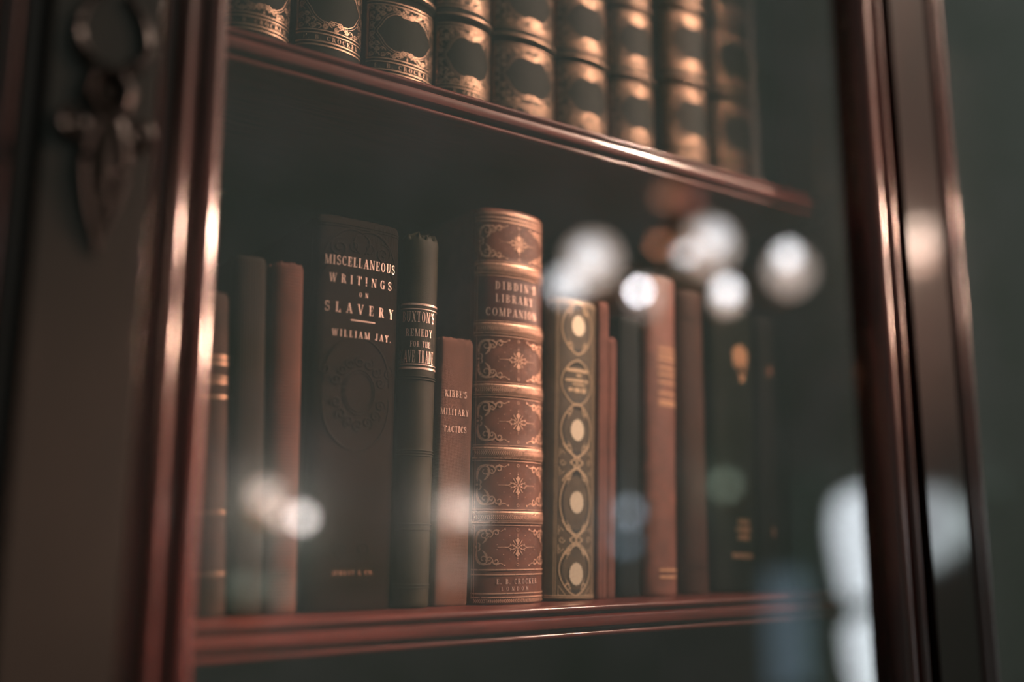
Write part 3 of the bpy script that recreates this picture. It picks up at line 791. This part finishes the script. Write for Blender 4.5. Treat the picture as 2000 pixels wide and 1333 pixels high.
labs = ['black leather volume with gilt scrolls, leftmost on upper shelf against door frame',
        'black leather volume with legible gilt E. B. Crocker, second from left on upper shelf',
        'black leather volume with sharp gilt panel around dark oval, third on upper shelf',
        'black leather set volume with gilt panels, fourth from left on the upper shelf',
        'wide black leather set volume with gilt panels, fifth from left on the upper shelf',
        'black leather set volume with gilt panels, sixth from left on the upper shelf',
        'narrow black leather volume with gilt panels, seventh from left on upper shelf',
        'black leather volume with blurred gilt patches, eighth from left on upper shelf',
        'black leather volume with blurred gilt patches, rightmost gilded one on upper shelf']
for k, ((xl, xr, pb, ph, pitch), lb) in enumerate(zip(tops, labs)):
    p0 = pb - TOP_Z; H = .222
    bb = []; pz = p0
    while pz < H - ph * .5:
        bb.append(pz - (pitch - ph) / 2); pz += pitch
    bb = [z for z in bb[1:]]
    b = Book('book', xl, xr, YJ + (.002 if k in (7, 8) else 0), TOP_Z + .0003, H, .0105, 2.0, cov=LE_BLK, bands=bb, bandh=.0016, bandw=.0050, head=.001)
    tb(b.o, lb, 'matching gilt leather set on the upper shelf')
    L_ = b.len; s0, s1 = -L_ / 2 + .0030, L_ / 2 - .0022
    RU = []; G = []; pz = p0; first = True
    while pz + ph < H:
        for z in (pz, pz + ph): RU += hbar(z - .0004, z + .0004, s0 - .001, s1 + .001, 22)
        for z in (pz - .0021, pz + ph + .0021): RU += hbar(z - .0004, z + .0004, s0 - .001, s1 + .001, 22)
        for s in (s0 - .0008, s0, s1, s1 + .0008): RU += vbar(s - .00018, s + .00018, pz, pz + ph, 8)
        if pz < .17 and not (k < 3 and not first and pz > .09): filigree(s0 + .0006, s1 - .0006, pz + .0008, pz + ph - .0008, k * 7 + int(pz * 1000), G)
        pz += pitch; first = False
    for z in bb: RU += hbar(z - .0005, z + .0005, s0, s1, 22)
    for z in (p0 - .0070, p0 - .0092): RU += hbar(z - .0005, z + .0005, s0 - .001, s1 + .001, 22)
    b.deco('gilt_rules', RU, GILTY, .0003)
    b.deco('gilt_scrollwork', G, GILTY, .0003)
    b.deco('owner_lettering', text('E. B. CROCKER', p0 - .0059, .0027, -.0010, L_ * .70, 1.5), GILTY, .0003)
for xl, xr, h, lb in ((.5835, .6000, .20, 'plain dark book in shadow right of the gilt set on the upper shelf'), (.6015, .6155, .185, 'plain dark book against the right side of the upper shelf')):
    b = Book('book', xl, xr, YJ + .006, TOP_Z + .0003, h, .005, 2.2, cov=LE_BLK2); tb(b.o, lb, 'plain books in the shadow of the upper shelf')

# ================================================================== the room in front of the bookcase (seen as reflections)
WALL_Y = -3.6
WALLM = plain('wall_paint_green_grey', (.80, .98, .85), .9, 0, 3)
m = MB(); m.box(-6, 22, WALL_Y - .1, WALL_Y, -1.2, 7.0); o = m.build('wall_back', WALLM); tag(o, kind='structure')
m = MB(); m.box(-6, 22, WALL_Y, .9, -1.25, -1.2); o = m.build('floor', wood('floor_boards', 0, (.16, .09, .055), .3, .3)); tag(o, kind='structure')

BLUR = lambda D: FPX * (FPX * .036 / 2000 / 1.0 * 0 + .03528 / 1.4) * (1 / .581 - 1 / D) / 2   # radius, px
BRASS = plain('brass', (.55, .30, .14), .3, 1)
def bulb_mesh(r, mat, name, parent, loc, el=1.0):
    mb = MB(); n = 14
    mb.lathe([(max(1e-5, r * sin(pi * i / n)), r * el * cos(pi * i / n)) for i in range(n + 1)], 24)
    o = mb.build(name, mat, parent); o.location = loc; return o
def shade_mesh(r, mat, parent, loc):
    mb = MB(); prof = []
    for i in range(13):
        a = radians(200 - 130 * i / 12) - pi / 2 * 0
    for i in range(15):
        a = pi * (.10 + .72 * i / 14); prof.append((r * sin(a), -r * cos(a)))
    prof += [(p[0] * .96, p[1]) for p in reversed(prof)]
    mb.lathe(prof, 28); o = mb.build('glass_shade', mat, parent); o.location = loc; return o
def E_for(r_px, D, peak):
    k = min(1.0, (r_px / BLUR(D))**2); return peak / F_EFF / k
COOL = (.98, .97, 1.0); WARM = (1.0, .79, .68); AMB = (1.0, .36, .18)
D0 = 3.0
cen, _ = mirrored(1330, 430, D=D0)
ch = empty('chandelier', tuple(cen)); tag(ch, 'brass chandelier with frosted globe shades and bright bulbs, reflected in the glass door', 'chandelier')
pts = [  # bulb px, bulb radius px, peak, shade px, shade radius px, shade peak
    ((1152, 500), 26, .62, (1158, 508), 52, .55),
    ((1106, 556), 27, .75, (1110, 560), 34, .35),
    ((1249, 568), 8, .85, (1264, 582), 32, .30),
    ((1396, 464), 26, .62, (1384, 480), 52, .55),
    ((1342, 492), 14, .40, (1352, 502), 26, .25),
    ((1421, 566), 16, .75, (1421, 584), 22, .42),
    ((1540, 498), 18, .62, (1545, 530), 43, .45)]
brs = MB(); brs.lathe([(.001, .5), (.012, .5), (.012, .12), (.03, .10), (.018, .06), (.035, .0), (.02, -.05), (.03, -.08), (.001, -.10)], 20)
brs.build('stem', BRASS, ch)
mb = MB(); mb.lathe([(.012, 2.8), (.012, .5)], 10); mb.lathe([(.001, 2.85), (.07, 2.84), (.05, 2.8), (.001, 2.79)], 24); mb.build('rod', BRASS, ch)
for (bp, br, pk, sp, sr, sk) in pts:
    B, _ = mirrored(*bp, D=D0); S, _ = mirrored(*sp, D=D0 + .14)
    px = D0 / FPX
    a = MB(); dlt = S - cen
    a.tube([(0, 0, -.03), (dlt.x * .4, dlt.y * .4, -.12 + dlt.z * .3), (dlt.x * .85, dlt.y * .85, dlt.z - sr * px - .03), (dlt.x, dlt.y, dlt.z - sr * px)], .006, 8)
    a.build('arm', BRASS, ch)
    sh = shade_mesh(sr * px, glow('frosted_shade', WARM, E_for(sr, D0, sk)), ch, tuple(S - cen))
    bulb_mesh(br * px, glow('bulb', COOL, E_for(br, D0, pk)), 'bulb', ch, tuple(B - cen))
A_, _ = mirrored(1310, 383, D=D0 + .02)
bulb_mesh(28 * D0 / FPX, glow('amber_glass', AMB, E_for(28, D0, .17)), 'amber_globe', ch, tuple(A_ - cen), .7)
A_, _ = mirrored(1345, 392, D=D0 + .02)
bulb_mesh(20 * D0 / FPX, glow('ruby_glass', (1, .25, .16), E_for(20, D0, .12)), 'amber_globe', ch, tuple(A_ - cen), .7)
A_, _ = mirrored(1290, 478, D=D0 + .02)
bulb_mesh(10 * D0 / FPX, glow('amber_glass_small', AMB, E_for(10, D0, .12)), 'amber_globe', ch, tuple(A_ - cen), 1.0)

def sconce(lst, label, wall=WALL_Y):
    """wall lamp, also used to build faint glints: plate and arm in brass, frosted globes"""
    P0, D = mirrored(*lst[0][0], wall=wall)
    s = empty('wall_lamp_or_glint', (P0.x, WALL_Y, P0.z)); tag(s, label, 'lamp')
    mb = MB(); mb.lathe([(.001, .03), (.05, .03), (.06, 0), (.001, 0)], 20, (0, 0, -.05), 'y'); mb.tube([(0, .02, -.05), (0, .08, -.14), (0, .14, -.1)], .008, 8); mb.build('bracket', BRASS, s)
    for (p, r, pk, col) in lst:
        Q, D = mirrored(*p, wall=WALL_Y + .14)
        bulb_mesh(r * D / FPX, glow('globe_glass', col, E_for(r, D, pk)), 'globe', s, tuple(Q - Vector((P0.x, WALL_Y, P0.z))))
sconce([((518, 970), 25, .46, WARM), ((548, 1005), 12, .22, WARM), ((590, 1012), 14, .52, (1, .9, .86))], 'wall lamp with three frosted globes, reflected low before the left-hand books')
sconce([((892, 996), 23, .38, WARM), ((925, 1006), 14, .20, WARM)], 'wall lamp with two frosted globes, reflected in front of the short russet book')
sconce([((1230, 1000), 12, .11, (.75, .85, 1)), ((1225, 1060), 10, .05, (.6, .8, 1))], 'faint bluish glint, built from added lit globes, reflected in front of the slate-blue book')  # stands in for a bluish glint in the glass, lamp is made up
sconce([((1418, 948), 12, .055, (.8, 1, .78))], 'pale greenish glint, made with an added lit globe, reflected in front of the bottle-green book')  # made-up lamp giving a pale green reflected glint
sconce([((478, 1150), 20, .05, (.85, 1, .8)), ((545, 1150), 14, .04, (.9, 1, .8))], 'dim greenish smudges, from added lit globes, reflected at the foot of the left-hand books')  # globes added only for the greenish smudges of reflected light
sconce([((890, 1120), 14, .06, WARM)], 'small dim wall lamp reflected at the foot of the short russet book')
sconce([((1790, 482), 13, 1.0, (1, .72, .58)), ((1790, 452), 10, .6, (1, .72, .58)), ((1790, 512), 10, .5, (1, .6, .45))], 'warm wall lamp reflected in the polished right-hand pilaster')

# tall window with parted drapes
def wp(x, y, dy=0): return mirrored(x, y, wall=WALL_Y + dy)[0]
w0 = wp(1600, 1500); w1 = wp(1960, 900); z_top = wp(1660, 953).z
wn = empty('window_1', (w0.x, WALL_Y, w0.z)); tag(wn, kind='structure')
OW = Vector((w0.x, WALL_Y, w0.z))
def wpart(mb, name, mat, **kw):
    mb.v = [(v[0] - OW.x, v[1] - OW.y, v[2] - OW.z) for v in mb.v]; return mb.build(name, mat, wn, **kw)
m = MB(); m.box(w0.x, w1.x, WALL_Y + .004, WALL_Y + .012, w0.z, z_top); wpart(m, 'window_pane', glow('daylight_pane', (.86, .93, 1.0), .76 / F_EFF))
WFR = plain('window_frame_pale', (.75, .90, .80), .6)
DRP = cloth('drape_green_grey', (.78, .93, .82), rough=.9)
m = MB(); t = .06
for a in ((w0.x - t, w0.x, w0.z - t, z_top + t), (w1.x, w1.x + t, w0.z - t, z_top + t), (w0.x, w1.x, z_top, z_top + t), (w0.x, w1.x, w0.z - t, w0.z)): m.box(a[0], a[1], WALL_Y, WALL_Y + .05, a[2], a[3])
z_a, z_b = wp(1660, 1203).z, wp(1660, 1172).z
m.box(w0.x, w1.x, WALL_Y + .012, WALL_Y + .05, z_a, z_b); wpart(m, 'window_frame', WFR)
left_e = [(958, 1668), (968, 1636), (990, 1620), (1050, 1618), (1100, 1628), (1150, 1636), (1170, 1650), (1199, 1680), (1206, 1660), (1230, 1642), (1290, 1648), (1333, 1660), (1500, 1680)]
right_e = [(940, 1815), (955, 1825), (970, 1840), (986, 1848), (996, 1868), (1015, 1884), (1035, 1880), (1052, 1862), (1075, 1850), (1088, 1830), (1108, 1806), (1114, 1740), (1500, 1735)]
for tab, side in ((left_e, w0.x - .05), (right_e, w1.x + .05)):
    P3 = [wp(x, y, .06) for y, x in tab]; P3 = [(p.z, p.x) for p in P3]
    P3 = [(z_top + .05, P3[0][1])] + P3; P3.sort()
    mb = MB(); rows = []
    for i in range(100):
        z = w0.z + (z_top + .04 - w0.z) * i / 99; x = P3[0][1]
        for (za, xa), (zb2, xb) in zip(P3, P3[1:]):
            if za <= z <= zb2: x = xa + (xb - xa) * (z - za) / (zb2 - za)
        rows.append([(side + (x - side) * k / 14, WALL_Y + .075 + .015 * sin(k * 1.9), z) for k in range(15)])
    mb.grid([r + [(p[0], p[1] + .006, p[2]) for p in reversed(r)] for r in rows], True)
    wpart(mb, 'drape', DRP)
# glowing pane added for the bluish haze in the glass, no real window
d0 = wp(1505, 1345); d1 = wp(1578, 1120)
m = MB(); m.box(d0.x, d1.x, WALL_Y + .004, WALL_Y + .02, d0.z, d1.z); o = m.build('blue_haze_pane', glow('haze_glow', (.50, .78, 1.0), .42)); tag(o, kind='structure')
